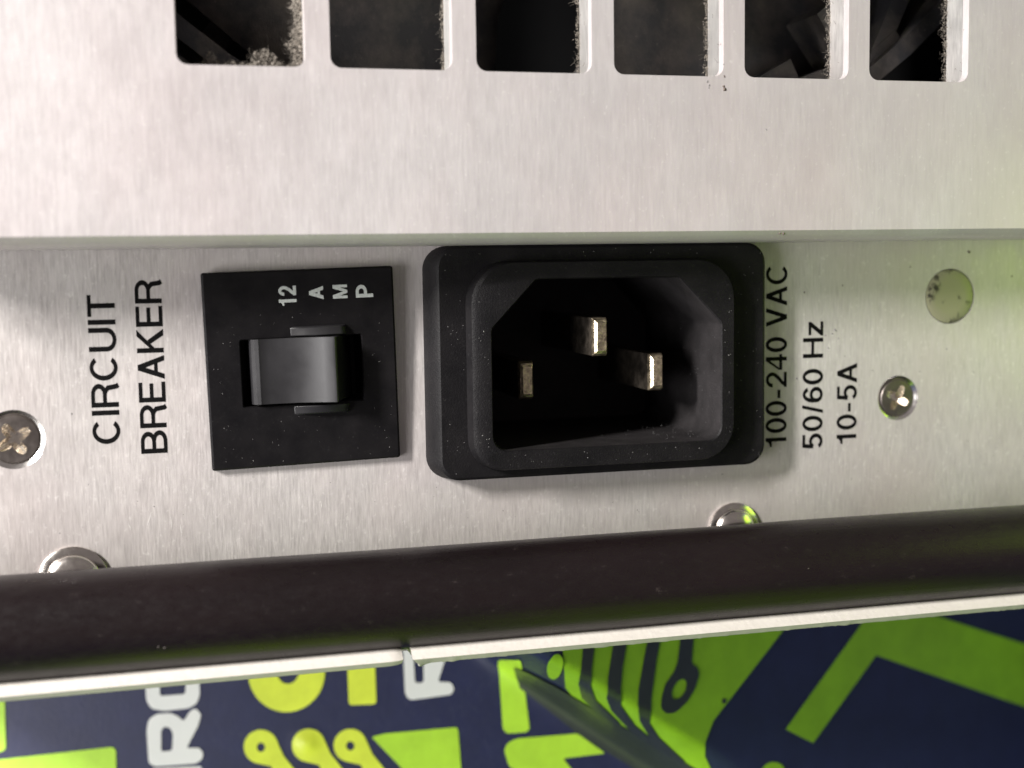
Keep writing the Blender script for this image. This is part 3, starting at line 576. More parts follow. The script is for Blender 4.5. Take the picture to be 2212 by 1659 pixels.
def lettering(name, text, xb, cap, z0, z1, y, mat, parent, t=.135, gap=.10, place=None):
    """printed text that reads upwards: baseline at x=xb, tops to the left, from z0 up to z1"""
    items, u = [], 0.0
    for ch in text:
        if ch == ' ':
            u += .30
            continue
        w, st, po = glyph(ch, t)
        items.append((u, st, po))
        u += w + gap
    u -= gap
    k = (z1 - z0) / u
    b = B()
    lay = 0

    def pt(p, off, lay):
        x, z = xb - p[1] * cap, z0 + (p[0] + off) * k
        if place:
            return place(x, z, lay * .004)
        return (x, y - lay * .004, z)
    for off, st, po in items:
        lay = 0
        for s in st:
            L, R_ = ribbon(s, t)
            va = [b.v(pt(p, off, lay)) for p in L]
            vb = [b.v(pt(p, off, lay)) for p in R_]
            b.loopfaces(va, vb, False)
            lay += 1
        for p in po:
            b.face([b.v(pt(q, off, lay)) for q in p])
            lay += 1
    return b.build(name, mat, parent, smooth=None)


def flecks(name, mat, parent, spots):
    """tiny irregular chips: (x, y, z, size)"""
    b = B()
    for x, y, z, s in spots:
        n = 5
        a0 = random.random() * 6.28
        st = random.uniform(1, 2.6)
        ro = random.random() * 3.14
        base = []
        for i in range(n):
            a = a0 + 6.283 * i / n
            r = s * random.uniform(.6, 1.2)
            px, pz = r * math.cos(a) * st ** .5, r * math.sin(a) / st ** .5
            base.append(b.v((x + px * math.cos(ro) - pz * math.sin(ro), y, z + px * math.sin(ro) + pz * math.cos(ro))))
        top = b.v((x, y - s * .5, z))
        for i in range(n):
            b.face((base[i], base[(i + 1) % n], top))
    return tag(b.build(name, mat, parent, smooth=None), kind="stuff")


# ------------------------------------------------------------------ chassis
CH = empty("equipment_chassis", (40, 0, -43), "brushed aluminium equipment back panel with vented cover, breaker switch and power inlet", "equipment")

SCREWS = [(-16.9, -17.3, 3.05, 33), (84.05, -17.05, 2.72, 62)]
PLUG = (90.95, -4.87, 3.25)
VL = [0.55, 15.25, 29.95, 44.6, 59.25, 74.0]
VW = 12.25
VZ0, VZ1 = 19.3, 35.0

# lower panel
b = B()
holes = [rrect(29.5, 62.5, -22.2, 0.6, 2), rrect(4.5, 20.5, -17.5, -5.0, 1)]
holes += [circle(x, z, r, 44) for x, z, r, a in SCREWS] + [circle(PLUG[0], PLUG[1], PLUG[2] + .1, 44)]
b.plate([(-60, -43), (118, -43), (118, 4.5), (-60, 4.5)], holes, 0, 1.3)
b.build("back_panel", mat_panel, CH, smooth=30)

# vented cover: flat front, rolled lower edge, underside and ends
b = B()
vents = [rrect(x, x + VW, VZ0, VZ1, 1.1, 5) for x in VL]
X0, X1 = -29.0, 114.0
outer = [(X0, 3.05), (X1, 3.05), (X1, 60), (X0, 60)]
fl, bl = b.plate(outer, vents, -10, -8.8)
prof = [(-9.62, 2.62), (-9.15, 2.22), (-8.75, 2.02), (-8.3, 1.93), (-7.8, 1.9), (-0.05, 1.9)]
prev = (fl[0][0], fl[0][1])
for y, z in prof:
    cur = (b.v((X0, y, z)), b.v((X1, y, z)))
    b.face((prev[0], prev[1], cur[1], cur[0]))
    prev = cur
for X in (X0, X1):
    b.face([b.v(p) for p in [(X, -10, 3.05)] + [(X, y, z) for y, z in prof] + [(X, -.05, 60), (X, -10, 60)]])
b.face([b.v(p) for p in ((X0, -10, 60), (X1, -10, 60), (X1, 0, 60), (X0, 0, 60))])
bmesh.ops.remove_doubles(b.bm, verts=b.bm.verts[:], dist=1e-4)
cover = b.build("vented_cover", mat_cover, CH, smooth=38)

# inner grille plate just behind the cover front
b = B()
b.plate([(X0 + 2, 6), (X1 - 2, 6), (X1 - 2, 58), (X0 + 2, 58)], [rrect(x + .12, x + VW + .05, VZ0 - .9, VZ1 + .4, .9, 5) for x in VL], -8.65, -5.6)
b.build("grille_plate", mat_raw, CH, smooth=30)

# dark housing behind
b = B()
b.box(-58, 116, 1.5, 80, -42.8, -41.6)
b.box(-58, 116, 1.5, 80, 88, 90)
b.box(-58, -56.5, 1.5, 80, -41.5, 87.9)
b.box(114.5, 116, 1.5, 80, -41.5, 87.9)
b.box(-58, 116, 80.2, 82, -42.8, 90)
b.build("housing", mat_dark, CH, smooth=30)

# cooling fan seen through the vents
FX, FY, FZ = 43.0, 6.0, 75.0
b = B()
n = 72
for r0, r1, y0, y1 in ((64.5, 66.5, 1, 20),):
    ring = []
    for rr, yy in ((r0, y0), (r1, y0), (r1, y1), (r0, y1)):
        ring.append([(FX + rr * math.cos(2 * math.pi * i / n), FY + yy - 6, FZ + rr * math.sin(2 * math.pi * i / n)) for i in range(n)])
    b.loft(ring + [ring[0]])
for sx, a in ((1, -52), (-1, -128)):
    ca, sa = math.cos(math.radians(a)), math.sin(math.radians(a))
    p0, p1 = Vector((FX + 20 * ca, 0, FZ + 20 * sa)), Vector((FX + 66 * ca, 0, FZ + 66 * sa))
    nrm = Vector((-sa, 0, ca)) * 1.6
    b.loft([[tuple(p0 - nrm + Vector((0, 19, 0))), tuple(p0 + nrm + Vector((0, 19, 0))), tuple(p0 + nrm + Vector((0, 22, 0))), tuple(p0 - nrm + Vector((0, 22, 0)))],
            [tuple(p1 - nrm + Vector((0, 19, 0))), tuple(p1 + nrm + Vector((0, 19, 0))), tuple(p1 + nrm + Vector((0, 22, 0))), tuple(p1 - nrm + Vector((0, 22, 0)))]], True, True)
# corner ears of the fan frame with their bracing webs
for px, pz, w, hgt, rot in ((80.5, 22, 13, 3.0, 38), (77.0, 25.5, 9, 2.2, -52), (84, 27.5, 10, 2.0, 62), (72, 20, 9, 2.2, 20), (66, 19.5, 13, 2.4, 27)):
    ca, sa = math.cos(math.radians(rot)), math.sin(math.radians(rot))
    pts = [(-w / 2, -hgt / 2), (w / 2, -hgt / 2), (w / 2, hgt / 2), (-w / 2, hgt / 2)]
    y = random.uniform(1.0, 4.0)
    b.loft([[(px + u * ca - v * sa, y + .12 * u, pz + u * sa + v * ca) for u, v in pts], [(px + u * ca - v * sa, y + 9 + .12 * u, pz + u * sa + v * ca) for u, v in pts]], True, True)
fan = b.build("cooling_fan", mat_fan, CH, smooth=30)
b = B()
b.lathe(FX, FZ, [(21, 16), (21, 4), (19.5, 2), (0.01, 2)], 48)
b.build("hub", mat_fan, fan)
for k in range(7):
    a0 = math.radians(-90 + 31 + k * 360 / 7)
    b = B()
    rings = []
    for i in range(9):
        rr = 20 + (62.5 - 20) * i / 8
        row = []
        for j in range(6):
            s = j / 5
            half = math.radians(22 + 2 * math.sin(i))
            ang = a0 + (s - .5) * 2 * half - math.radians(9) * i / 8
            yy = FY - 3 + 11 * s - 2.5 * math.sin(math.pi * s)
            row.append((FX + rr * math.cos(ang), yy, FZ + rr * math.sin(ang)))
        rings.append(row)
    vr = b.loft(rings, closed=False)
    o = b.build("fan_blade", mat_fan, fan, smooth=60)
    md = o.modifiers.new("thickness", 'SOLIDIFY')
    md.thickness = 1.1 * S


# lint caught on the vents
_p = (1 + 5 ** .5) / 2
ICO_V = [Vector(c).normalized() for c in ((-1, _p, 0), (1, _p, 0), (-1, -_p, 0), (1, -_p, 0), (0, -1, _p), (0, 1, _p), (0, -1, -_p), (0, 1, -_p), (_p, 0, -1), (_p, 0, 1), (-_p, 0, -1), (-_p, 0, 1))]
ICO_F = [(0, 11, 5), (0, 5, 1), (0, 1, 7), (0, 7, 10), (0, 10, 11), (1, 5, 9), (5, 11, 4), (11, 10, 2), (10, 7, 6), (7, 1, 8), (3, 9, 4), (3, 4, 2), (3, 2, 6), (3, 6, 8), (3, 8, 9), (4, 9, 5), (2, 4, 11), (6, 2, 10), (8, 6, 7), (9, 8, 1)]


def lint_clump(b, x, y, z, s):
    vs = []
    q = Vector((random.uniform(.5, 1.4), random.uniform(.4, .9), random.uniform(.5, 1.5))) * s
    sd = Vector((random.random() * 50, random.random() * 50, random.random() * 50))
    for c in ICO_V:
        f = 1 + .75 * noise.noise(c * 1.7 + sd)
        vs.append(b.v((x + c.x * q.x * f, y + c.y * q.y * f, z + c.z * q.z * f)))
    for i, j, k in ICO_F:
        b.bm.faces.new((vs[i], vs[j], vs[k]))


def fibre(b, x, y, z, l, r=.015):
    d = Vector((random.gauss(0, 1), random.gauss(0, .5), random.gauss(0, 1))).normalized()
    pts = [Vector((x, y, z))]
    for i in range(6):
        d = (d + Vector((random.gauss(0, .5), random.gauss(0, .3), random.gauss(0, .5)))).normalized()
        pts.append(pts[-1] + d * l / 6)
    b.tube([tuple(p) for p in pts], r, 3)


b = B()
def felt(x0, z0, nx, nz, w, n, y0, y1, size, fib):
    """matted lint along an edge starting at (x0, z0); nx, nz run along it, w is how far it reaches out"""
    L = math.hypot(nx, nz)
    ux, uz = nx / L, nz / L
    for k in range(n):
        t = random.random() * L
        f = noise.noise(Vector((t * .55, x0, z0))) + .5 * noise.noise(Vector((t * 1.9, z0, x0)))
        ww = w * max(.15, .62 + .8 * f)
        d = ww * random.random() ** 1.3
        px, pz = x0 + ux * t - uz * d, z0 + uz * t + ux * d
        yy = random.uniform(y0, y1)
        lint_clump(b, px, yy, pz, size * random.uniform(.5, 1.2) * (1.15 - .5 * d / max(ww, .01)))
        if random.random() < fib:
            fibre(b, px, yy, pz, random.uniform(.3, 1.1), random.choice((.008, .010, .012)))


felt(12.8, 19.2, 0, 15.5, 2.0, 1900, -7.7, -5.3, .15, .8)
felt(2.5, 18.9, 10, 0, 2.3, 1400, -7.8, -5.3, .15, .8)
for xl in VL[1:]:
    xr = xl + VW + .06
    felt(xr, 19.0, 0, 15.5, .30 + .006 * xl, 460, -5.8, -5.1, .075, .2)
    for k in range(8):
        fibre(b, xr - .02 - abs(random.gauss(0, .1)), random.uniform(-9.5, -6), random.uniform(19.3, 34), random.uniform(.3, .9), .016)
felt(18.5, 18.6, 7, 0, .75, 110, -6.6, -5.4, .13, .5)
tag(b.build("lint", mat_lint, CH, smooth=180, recalc=False), kind="stuff")

# crumbs on the cover below the fourth vent, dents on its rolled edge
flecks("crumb", [mat_fleck], CH, [(55.2, -10.01, 18.35, .13), (55.0, -10.01, 18.75, .12), (55.15, -10.01, 18.1, .1), (61.8, -10.01, 13.8, .1), (86.2, -9.6, 3.2, .14), (92.4, -9.4, 2.7, .16), (56.9, -9.95, 20.6, .16), (86.35, -9.9, 20.5, .15), (86.3, -9.9, 20.1, .12)])
flecks("dirt_speck", [mat_darkfleck], CH, [(56.95, -10.01, 18.0, .26), (56.85, -10.01, 18.3, .15), (56.95, -10.01, 19.3, .12), (63.6, -9.75, 2.72, .2), (64.0, -9.75, 2.7, .22), (76.5, -.02, -3.3, .1), (71.5, -.02, -4, .12), (93.5, -.02, .5, .22), (99.5, -.02, -2.6, .14), (85.5, -.02, -1.2, .1), (74.3, -.02, -9.2, .09)])


# --- screws
def cross_outline(cx, cz, r, arm, rot, n=3):
    """plus-shaped recess outline"""
    pts = []
    for k in range(4):
        a = rot + k * math.pi / 2
        ca, sa = math.cos(a), math.sin(a)
        for u, v in ((arm, -arm * 1.25), (r * .8, -arm * .95), (r, -arm * .45), (r, arm * .45), (r * .8, arm * .95)):
            pts.append((cx + u * ca - v * sa, cz + u * sa + v * ca))
    return pts


for cx, cz, rr, rot in SCREWS:
    b = B()
    rh = rr * .82
    out = circle(cx, cz, rh, 44)
    cr = cross_outline(cx, cz, rh * .72, rh * .2, math.radians(rot))
    jit = [(x + random.uniform(-.04, .04), z + random.uniform(-.04, .04)) for x, z in cr]
    rim = [b.v((x, .32, z)) for x, z in circle(cx, cz, rh, 44)]
    top = [b.v((x, .16, z)) for x, z in circle(cx, cz, rh * .95, 44)]
    rec = [b.v((x, .12, z)) for x, z in jit]
    b.loopfaces(rim, top)
    b.fill([top, rec])
    skirt = [b.v((x, 1.6, z)) for x, z in circle(cx, cz, rh * .9, 44)]
    b.loopfaces(skirt, rim)
    sw = b.build("screw", mat_screw, CH, smooth=40)
    b = B()
    lo = [(cx + (x - cx) * .86 + random.uniform(-.05, .05), cz + (z - cz) * .86 + random.uniform(-.05, .05)) for x, z in jit]
    lo2 = [(cx + (x - cx) * .45, cz + (z - cz) * .45) for x, z in jit]
    b.loft([[(x, .12, z) for x, z in jit], [(x, .55, z) for x, z in lo], [(x, 1.2, z) for x, z in lo2]], False, True)
    b.build("cross_recess", mat_cross, sw, smooth=25)
    b = B()
    b.lathe(cx, cz, [(rr * 1.0, .0), (rr * .99, .02), (rh * 1.005, .36), (rh * 1.002, .9)], 48, cap=False)
    b.build("countersink", mat_chamfer, sw, smooth=50)

# --- flush stud
b = B()
cx, cz, rr = PLUG
b.lathe(cx, cz, [(rr, 1.2), (rr, .06), (rr - .12, -.01), (rr * .6, -.04), (.02, -.05)], 44)
b.build("flush_stud", mat_plug, CH, smooth=50)

# --- domed rivets half hidden by the round bar
for cx, cz, rr in ((-11.75, -32.3, 3.55), (62.5, -31.75, 3.15)):
    b = B()
    pr = [(rr, -.01), (rr, -.28), (rr * .94, -.42), (rr * .80, -.50)]
    for i in range(9):
        a = math.pi / 2 * i / 8
        pr.append((max(.02, rr * .78 * math.cos(a)), -.52 - 1.05 * math.sin(a)))
    b.lathe(cx, cz, pr, 48)
    b.build("rivet", mat_rivet, CH, smooth=32)

# --- printed lettering on the panel
lettering("lettering", "CIRCUIT", -6.48, 2.72, -18.2, -2.72, -.015, mat_ink, CH, t=.138, gap=.085)
lettering("lettering", "BREAKER", -1.77, 2.68, -19.42, -1.28, -.015, mat_ink, CH, t=.138, gap=.075)
lettering("lettering", "100-240 VAC", 69.3, 2.68, -22.5, -.62, -.015, mat_ink, CH, t=.138, gap=.075)
lettering("lettering", "50/60 Hz", 74.0, 2.62, -22.75, -7.5, -.015, mat_ink, CH, t=.138, gap=.075)
lettering("lettering", "10-5A", 78.5, 2.62, -22.6, -12.62, -.015, mat_ink, CH, t=.138, gap=.075)

# scratches and pale nicks on the panel
spots = [(random.uniform(60, 100), -.012, random.uniform(-28, -6), random.uniform(.04, .10)) for k in range(34)]
spots += [(random.uniform(-16, 60), -.012, random.uniform(-29, -22), random.uniform(.03, .08)) for k in range(26)]
spots += [(75.6, -.012, -8.6, .16), (75.2, -.012, -9.0, .12), (74.7, -.012, -10.7, .14), (76, -.012, -9.6, .1), (70.6, -.012, -14.2, .13), (90.6, -.012, -11.3, .12), (94.4, -.012, -14.3, .12), (-11.2, -.012, -14.9, .12), (80.6, -.012, -13.6, .12)]
flecks("surface_nick", [mat_fleck], CH, spots)
b = B()
for k in range(16):
    on_cover = False
    x = random.uniform(-14, 92)
    z = random.uniform(5, 18) if on_cover else random.uniform(-29, -24.5)
    if k > 8:
        x, z = random.uniform(72, 100), random.uniform(-28, -9)
    a = random.gauss(math.pi / 2, .25) if k % 3 else random.uniform(0, 3.14)
    l, w = random.uniform(.6, 2.2), random.uniform(.02, .04)
    y = (-10 if on_cover else 0) - .012
    dx, dz, nx, nz = math.cos(a) * l / 2, math.sin(a) * l / 2, -math.sin(a) * w, math.cos(a) * w
    b.face([b.v(p) for p in ((x - dx, y, z - dz), (x - dx * .2 + nx, y, z - dz * .2 + nz), (x + dx, y, z + dz), (x - dx * .1 - nx, y, z - dz * .1 - nz))])
tag(b.build("scratch", mat_scratch, CH, smooth=None), kind="stuff")

# ------------------------------------------------------------------ circuit breaker switch
ROT = math.radians(1.35)
CBX, CBZ = 12.52, -10.85


def cb(u, y, w):
    """breaker coordinates (u right, w up from its centre; y off its face) -> panel coordinates; it sits a little crooked and stands off at the top"""
    yy = y - .85 - .035 * (w + 10.5)
    return (CBX + u * math.cos(ROT) - w * math.sin(ROT), yy, CBZ + u * math.sin(ROT) + w * math.cos(ROT))


def cbmap(b):
    for v in b.bm.verts:
        v.co = Vector(cb(*v.co))
    return b


b = B()
hw, hh = 10.05, 10.45
HX0, HX1, HZ0, HZ1 = -6.55, 6.45, -3.95, 3.35
ch = .22
o1 = rrect(-hw + ch, hw - ch, -hh + ch, hh - ch, .15, 2)
o2 = rrect(-hw, hw, -hh, hh, .25, 2)
hole = rrect(HX0, HX1, HZ0, HZ1, .25, 2)
top = [b.v((x, 0, z)) for x, z in o1]
mid = [b.v((x, ch, z)) for x, z in o2]
bot = [b.v((x, .95, z)) for x, z in o2]
hv = [b.v((x, 0, z)) for x, z in hole]
hv1 = [b.v((x, .2, z)) for x, z in rrect(HX0 + .12, HX1 - .12, HZ0 + .12, HZ1 - .12, .2, 2)]
hb = [b.v((x, 6.5, z)) for x, z in rrect(HX0 + .12, HX1 - .12, HZ0 + .12, HZ1 - .12, .2, 2)]
b.fill([top, hv])
b.loopfaces(top, mid)
b.loopfaces(mid, bot)
b.loopfaces(hv, hv1)
b.loopfaces(hv1, hb)
b.face(hb)
BRK = tag(cbmap(b).build("circuit_breaker", mat_bezel, CH, smooth=30), "square black circuit breaker switch with a grey rocker and white 12 AMP marking")

# rocker paddle, right end raised
b = B()
prof = [(-5.75, 4.0), (-5.55, .7), (-5.35, -.05), (-5.0, -.42), (-4.6, -.55), (-4.35, -.47), (-3.6, -.47), (-2.8, -.51), (-2.0, -.60), (-1.2, -.75), (-.4, -.97), (.4, -1.25), (1.2, -1.6), (2.0, -2.0), (2.9, -2.5), (3.16, -2.57), (3.34, -2.42), (3.75, -1.2), (4.3, .5), (5.0, 2.2), (5.6, 4.0)]
z0, z1 = -3.62, 3.28
b.loft([[(x, y, z0) for x, y in prof], [(x, y - .0, z0 + .12) for x, y in prof], [(x, y, z1 - .12) for x, y in prof], [(x, y, z1) for x, y in prof]], True, True)
cbmap(b).build("rocker", mat_rocker, BRK, smooth=20)

# guard ears either side of the rocker
for s in (1, -1):
    b = B()
    zz = 3.42 if s > 0 else -4.02
    d = .92 * s
    low = [(-1.2, -.02), (.1, -.55), (1.3, -1.05), (4.0, -1.15), (4.5, -.75), (4.75, -.02)]
    rings = [[(x, .3, zz + d * f) for x, _ in low[:1]] for f in ()]
    front = [(x, y, zz) for x, y in low]
    back = [(x, y * .55, zz + d) for x, y in low]
    fl_ = [(x, .15, zz) for x, _ in low]
    bl_ = [(x, .15, zz + d * 1.15) for x, _ in low]
    b.loft([fl_, front, back, bl_], False, False, closed=False)
    b.face([b.v(p) for p in (fl_[0], front[0], back[0], bl_[0])])
    b.face([b.v(p) for p in (fl_[-1], front[-1], back[-1], bl_[-1])])
    bmesh.ops.remove_doubles(b.bm, verts=b.bm.verts[:], dist=1e-4)
    cbmap(b).build("guard_ear", mat_rocker, BRK, smooth=40, bevel=(.12, 2))


def on_breaker(x, z, dy):
    p = cb(x, -.012 - dy, z)
    return p


# 12 / A / M / P, each line of the marking set beside the last
lettering("lettering", "12", -.35, 1.85, 6.55, 8.75, 0, mat_white_ink, BRK, t=.175, gap=.14, place=on_breaker)
lettering("lettering", "A", 2.5, 1.5, 7.2, 8.6, 0, mat_white_ink, BRK, t=.175, place=on_breaker)
lettering("lettering", "M", 5.05, 1.55, 7.2, 8.65, 0, mat_white_ink, BRK, t=.175, place=on_breaker)
lettering("lettering", "P", 7.8, 1.85, 7.2, 8.55, 0, mat_white_ink, BRK, t=.175, place=on_breaker)

spots = []
for k in range(70):
    while True:
        u, w = random.uniform(-9.7, 9.7), random.uniform(-10, 6.0)
        if not (HX0 - .3 < u < HX1 + .3 and HZ0 - 1.2 < w < HZ1 + 1.2):
            break
    p = cb(u, -.01, w)
    spots.append((*p, random.choice((.02, .025, .03, .035, .05))))
flecks("dust", [mat_fleck], BRK, spots)

# ------------------------------------------------------------------ mains inlet
FLX0, FLX1, FLZ0, FLZ1 = 26.85, 65.35, -23.75, 1.85
b = B()
TY, RY = -2.5, -4.1
o_base = rrect(FLX0 - 1.05, FLX1 + .12, FLZ0 - .05, FLZ1 + .02, 2.6, 8)
o_mid = rrect(FLX0 - .9, FLX1 + .1, FLZ0 - .04, FLZ1 + .02, 2.5, 8)
o_top = rrect(FLX0, FLX1, FLZ0, FLZ1, 2.3, 8)
o_in = rrect(FLX0 + .3, FLX1 - .3, FLZ0 + .3, FLZ1 - .3, 2.1, 8)
ra = rrect(30.0, 60.95, -22.75, .15, (3.6, 4.2, 4.6, 4.6), 8)
loops = [[(x, y, z) for x, z in l] for l, y in ((o_base, -.0), (o_mid, -.5), (o_top, TY + .22), (o_in, TY))]
vr = b.loft(loops)
rl = [b.v((x, TY, z)) for x, z in ra]
b.fill([vr[-1], rl])
INL = tag(b.build("power_inlet", mat_inlet, CH, smooth=32), "black plastic three-pin mains power inlet in the brushed panel")


def opening(inset):
    x0, x1, z0, z1 = 32.55 + inset, 59.2 - inset, -20.45 + inset, -1.85 - inset
    c = 5.3 - inset * .4
    pts = []
    rr = 1.7 - inset * .5
    for (cx, cz, a0) in ((x0 + rr, z0 + rr, 180), (x1 - rr, z0 + rr, 270)):
        for i in range(6):
            a = math.radians(a0 + 90 * i / 5)
            pts.append((cx + rr * math.cos(a), cz + rr * math.sin(a)))
    pts += [(x1, z1 - c - .35), (x1 - .12, z1 - c + .1), (x1 - c + .35, z1 - .12), (x1 - c - .25, z1), (x0 + c + .25, z1), (x0 + c - .35, z1 - .12), (x0 + .12, z1 - c + .1), (x0, z1 - c - .35)]
    return pts


b = B()
r0 = [(x, TY + .05, z) for x, z in ra]
ri = rrect(30.95, 60.7, -22.5, -.05, (3.3, 3.9, 4.3, 4.3), 8)
r1 = [(30.65 + (x - 30.65) * 1.0, RY + .3, z) for x, z in rrect(30.4, 60.85, -22.65, .05, (3.5, 4.1, 4.5, 4.5), 8)]
r2 = [(x, RY, z) for x, z in ri]
vr = b.loft([r0, r1, r2])
op = [b.v((x, RY, z)) for x, z in opening(-.12)]
b.fill([vr[-1], op])
op1 = [b.v((x, RY + .18, z)) for x, z in opening(0)]
b.loopfaces(op, op1)
b.build("shroud", mat_rim, INL, smooth=32)
b = B()
b.loft([[(x, RY + .18, z) for x, z in opening(0)], [(x, 19.5, z) for x, z in opening(.35)]], False, True)
b.build("socket_cavity", mat_cavity, INL, smooth=32)


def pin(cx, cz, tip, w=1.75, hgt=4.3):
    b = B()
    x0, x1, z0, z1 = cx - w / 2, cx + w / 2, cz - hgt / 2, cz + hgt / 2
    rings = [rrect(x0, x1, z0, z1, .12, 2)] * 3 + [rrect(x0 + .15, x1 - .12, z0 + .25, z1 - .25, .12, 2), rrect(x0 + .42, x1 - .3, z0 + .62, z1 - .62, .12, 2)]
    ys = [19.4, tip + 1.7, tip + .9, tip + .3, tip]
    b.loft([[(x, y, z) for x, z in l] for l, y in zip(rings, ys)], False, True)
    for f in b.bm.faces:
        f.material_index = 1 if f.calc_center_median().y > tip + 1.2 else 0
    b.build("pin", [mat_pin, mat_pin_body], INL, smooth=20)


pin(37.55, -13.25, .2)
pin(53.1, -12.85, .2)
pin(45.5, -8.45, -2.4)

spots = []
for k in range(60):
    while True:
        u, w = random.uniform(27.5, 65), random.uniform(-23, 1.5)
        if not (29.8 < u < 61.5 and -23 < w < .6):
            break
    spots.append((u, TY - .005, w, random.choice((.03, .04, .05))))
for k in range(26):
    spots.append((random.choice((random.uniform(31, 32.2), random.uniform(59.6, 60.4))), RY - .005, random.uniform(-20, -4), random.choice((.03, .04, .06))))
for k in range(18):
    spots.append((random.uniform(34, 58), RY - .005, random.uniform(-22.2, -21), random.choice((.03, .04, .06))))
flecks("dust", [mat_fleck], INL, spots)
b = B()
for k in range(70):       # grit lying on the lower inner wall and in the right corner
    y = random.uniform(-3, 12)
    lint_clump(b, 58.6 - abs(random.gauss(0, 5)), y, -20.25 + .02 * y + random.random() * .1, random.uniform(.02, .05))
for k in range(60):
    y = random.uniform(-3, 8)
    lint_clump(b, 59.1 - .018 * (y + 4) - random.random() * .1, y, random.uniform(-19.5, -8), random.uniform(.02, .045))
tag(b.build("grit", mat_grit, INL, smooth=None, recalc=False), kind="stuff")

# ------------------------------------------------------------------ round bar in front of the panel's foot
b = B()
n, m_ = 40, 120
rings = []
for i in range(m_ + 1):
    x = -70 + 195 * i / m_
    r = 5.3 + .05 * noise.noise(Vector((x * .08, 0, 3)))
    zc = -35.15 + .12 * noise.noise(Vector((x * .02, 5, 1)))
    rings.append([(x, -7 + r * math.cos(2 * math.pi * k / n), zc + r * math.sin(2 * math.pi * k / n)) for k in range(n)])
b.loft(rings, True, True)
bar = b.build("round_bar", mat_bar, None, smooth=60)
tag(bar, "dark brown-black round bar running across the foot of the metal panel", "bar")
flecks("scuff", [simple("grey_scuff", (0.04, 0.03, 0.028), 0.6)], bar, [(-3.2, -12.0, -36.7, .22), (-2.6, -12.0, -36.9, .14), (66, -12.26, -34.0, .12)])


# ------------------------------------------------------------------ broken white trim
def trim(x0, x1, broken_left, rag, seed):
    b = B()
    rings = []
    step = .35
    N = int((x1 - x0) / step)
    k = 14
    for i in range(N + 1):
        x = x0 + (x1 - x0) * i / N
        e = min(i, N - i) * step
        f = 1.0
        if not broken_left and N - i < 4:
            f = (.80, .9, .96, .99)[N - i]
        ring = []
        for j in range(k):
            a = 2 * math.pi * j / k
            yy, zz = 1.35 * math.cos(a), 1.02 * math.sin(a)
            # squarish section
            q = 1.15 / max(abs(math.cos(a)) ** .6 + abs(math.sin(a)) ** .6, 1) * 1.12
            yy *= q * f
            zz *= q * f
            dx = 0
            if zz < -.2:
                nz = noise.noise(Vector((x * .55, seed, 0))) + .6 * noise.noise(Vector((x * 2.3, seed, 4)))
                zz -= rag * max(0, nz) * .45
                yy += rag * .1 * nz
            if broken_left and i < 6:
                t = 1 - i / 6
                if zz < 0:
                    zz -= .30 * t
                    dx = .9 * t * min(1, -zz / 1.0)
            ring.append((x + dx, -9.6 + yy, -40.55 + zz))
        rings.append(ring)
    b.loft(rings, True, True)
    return b


o = trim(-75, 21.0, False, .06, 2.0).build("plastic_strip", mat_trim, None, smooth=45)
tag(o, "cream-white trim strip under the bar, left piece with a clean rounded end", "trim", "broken trim strips under the bar")
o = trim(21.9, 125, True, .42, 9.0).build("plastic_strip", mat_trim, None, smooth=45)
tag(o, "cream-white trim strip under the bar, right piece with a broken flared corner and ragged edge", "trim", "broken trim strips under the bar")


# ------------------------------------------------------------------ printed banner behind and below
def hgt(x, z):
    ax, az, bx, bz = 40.2, -52.6, 60.2, -66.4
    L = math.hypot(bx - ax, bz - az)
    nx, nz = -(bz - az) / L, (bx - ax) / L
    s = (x - ax) * nx + (z - az) * nz
    t = min(max((s + 1.6) / 7, 0), 1)
    t = t * t * (3 - 2 * t)
    yl = 38 - .2 * (-46 - z) - .26 * x
    yr = 12 - .12 * (-46 - z) + .26 * (x - 60)
    al = ((x - ax) * (bx - ax) + (z - az) * (bz - az)) / L
    y = yl + (yr - yl) * t - 2.4 * math.exp(-((s - 1) / 2.0) ** 2) / (1 + math.exp(-(al + 2) * 1.2))
    y -= .45 * math.exp(-(((x - 14.4) / 1.2) ** 2 + ((z + 63.9) / 1.1) ** 2))
    return y


ZB = -92.0


def sheet(x, v, lift=0.0):
    """v is the height z down to ZB, below that the cloth rolls forward onto the table"""
    if v >= ZB:
        y = hgt(x, v)
        gx, gz = (hgt(x + .1, v) - hgt(x - .1, v)) / .2, (hgt(x, v + .1) - hgt(x, v - .1)) / .2
        k = lift / math.sqrt(1 + gx * gx + gz * gz)
        return (x + gx * k, y - k, v + gz * k)
    y0 = hgt(x, ZB)
    s = ZB - v
    R0 = 14.0
    q = math.pi / 2 * R0
    if s < q:
        a = s / R0
        return (x, y0 - R0 * (1 - math.cos(a)) - lift * math.cos(a), ZB - R0 * math.sin(a) + lift * math.sin(a))
    return (x, y0 - R0 - (s - q), ZB - R0 + lift)


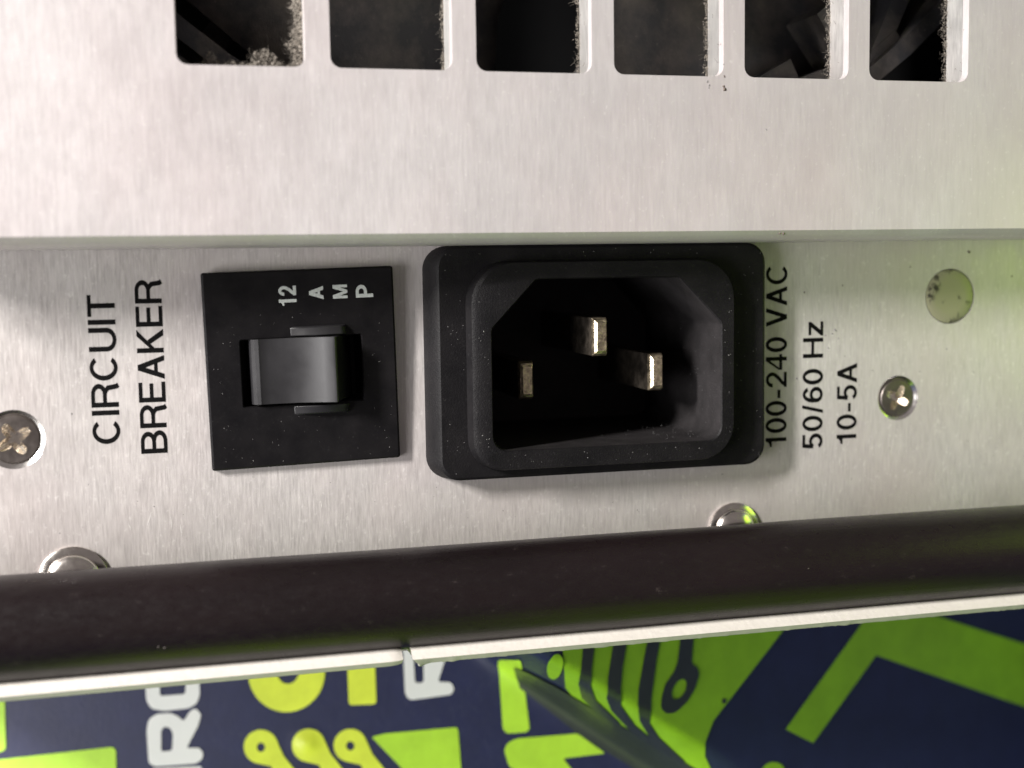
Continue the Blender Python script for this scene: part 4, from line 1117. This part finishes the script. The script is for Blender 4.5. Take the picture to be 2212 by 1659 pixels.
BAN = empty("printed_banner", (45, 20, -94), "creased navy vinyl banner with lime green and white circuit print below the bar", "banner")
b = B()
xs = [-52 + 232 * i / 290 for i in range(291)]
vs = [-46 - 46 * i / 56 for i in range(57)] + [ZB - 2.75 * i for i in range(1, 10)] + [ZB - 24.75 - 15 * i for i in range(1, 12)]
rows = [[b.v((x, 62, -44.9)) for x in xs], [b.v((x, hgt(x, -46) + 1.5, -45.0)) for x in xs]]
rows += [[b.v(sheet(x, v)) for x in xs] for v in vs]
for r0, r1 in zip(rows, rows[1:]):
    b.loopfaces(r0, r1, False)
b.build("vinyl_sheet", mat_banner, BAN, smooth=70)


def printed(name, ink, layer, outer, holes):
    b = B()
    loops = [[b.v((x, 0, z)) for x, z in l] for l in [outer] + holes]
    b.fill(loops)
    for it in range(7):
        lim = .9
        es = [e for e in b.bm.edges if e.calc_length() > lim]
        if not es:
            break
        bmesh.ops.subdivide_edges(b.bm, edges=es, cuts=1)
        bmesh.ops.triangulate(b.bm, faces=[f for f in b.bm.faces if len(f.verts) > 3])
    for v in b.bm.verts:
        v.co = Vector(sheet(v.co.x, v.co.z, .12 + .14 * layer))
    return b.build(name, INK[ink], BAN, smooth=70)


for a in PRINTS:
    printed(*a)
# unseen print on the forward roll; the green field is added for its bounce
for n_, ink, q in (('printed_field', 'green', [(48, -118), (175, -118), (175, -215), (48, -215)]),
                   ('printed_block', 'lime', [(-20, -120), (30, -120), (38, -170), (-20, -170)]),
                   ('printed_bar', 'lime', [(-50, -120), (-40, -120), (-40, -170), (-50, -170)])):
    b = B()
    pts = []
    b.face([b.v(sheet(x, v, .2)) for x, v in q])
    b.build(n_, INK[ink], BAN, smooth=None)

# unseen banner fold added past the right end to tint the metal green
path = [(168, 46), (157, 30), (148, 10), (143, -14), (142, -40), (146, -64), (154, -84), (164, -98)]
for nm, mt, z0, z1, off in (("added_tint_fold", mat_banner, -106, 34, 0.0), ("printed_field", INK['lime'], -20, 16, .2)):
    b = B()
    rows = []
    for i in range(9):
        z = z0 + (z1 - z0) * i / 8
        rows.append([b.v((x - off + 2.2 * math.sin(z * .045 + k), y, z)) for k, (x, y) in enumerate(path if off == 0 else path[2:7])])
        if off:
            for k, v in enumerate(rows[-1]):
                v.co.x = path[k + 2][0] - off + 2.2 * math.sin(z * .045 + k + 2)
    for r0, r1 in zip(rows, rows[1:]):
        b.loopfaces(r0, r1, False)
    b.build(nm, mt, BAN, smooth=80)
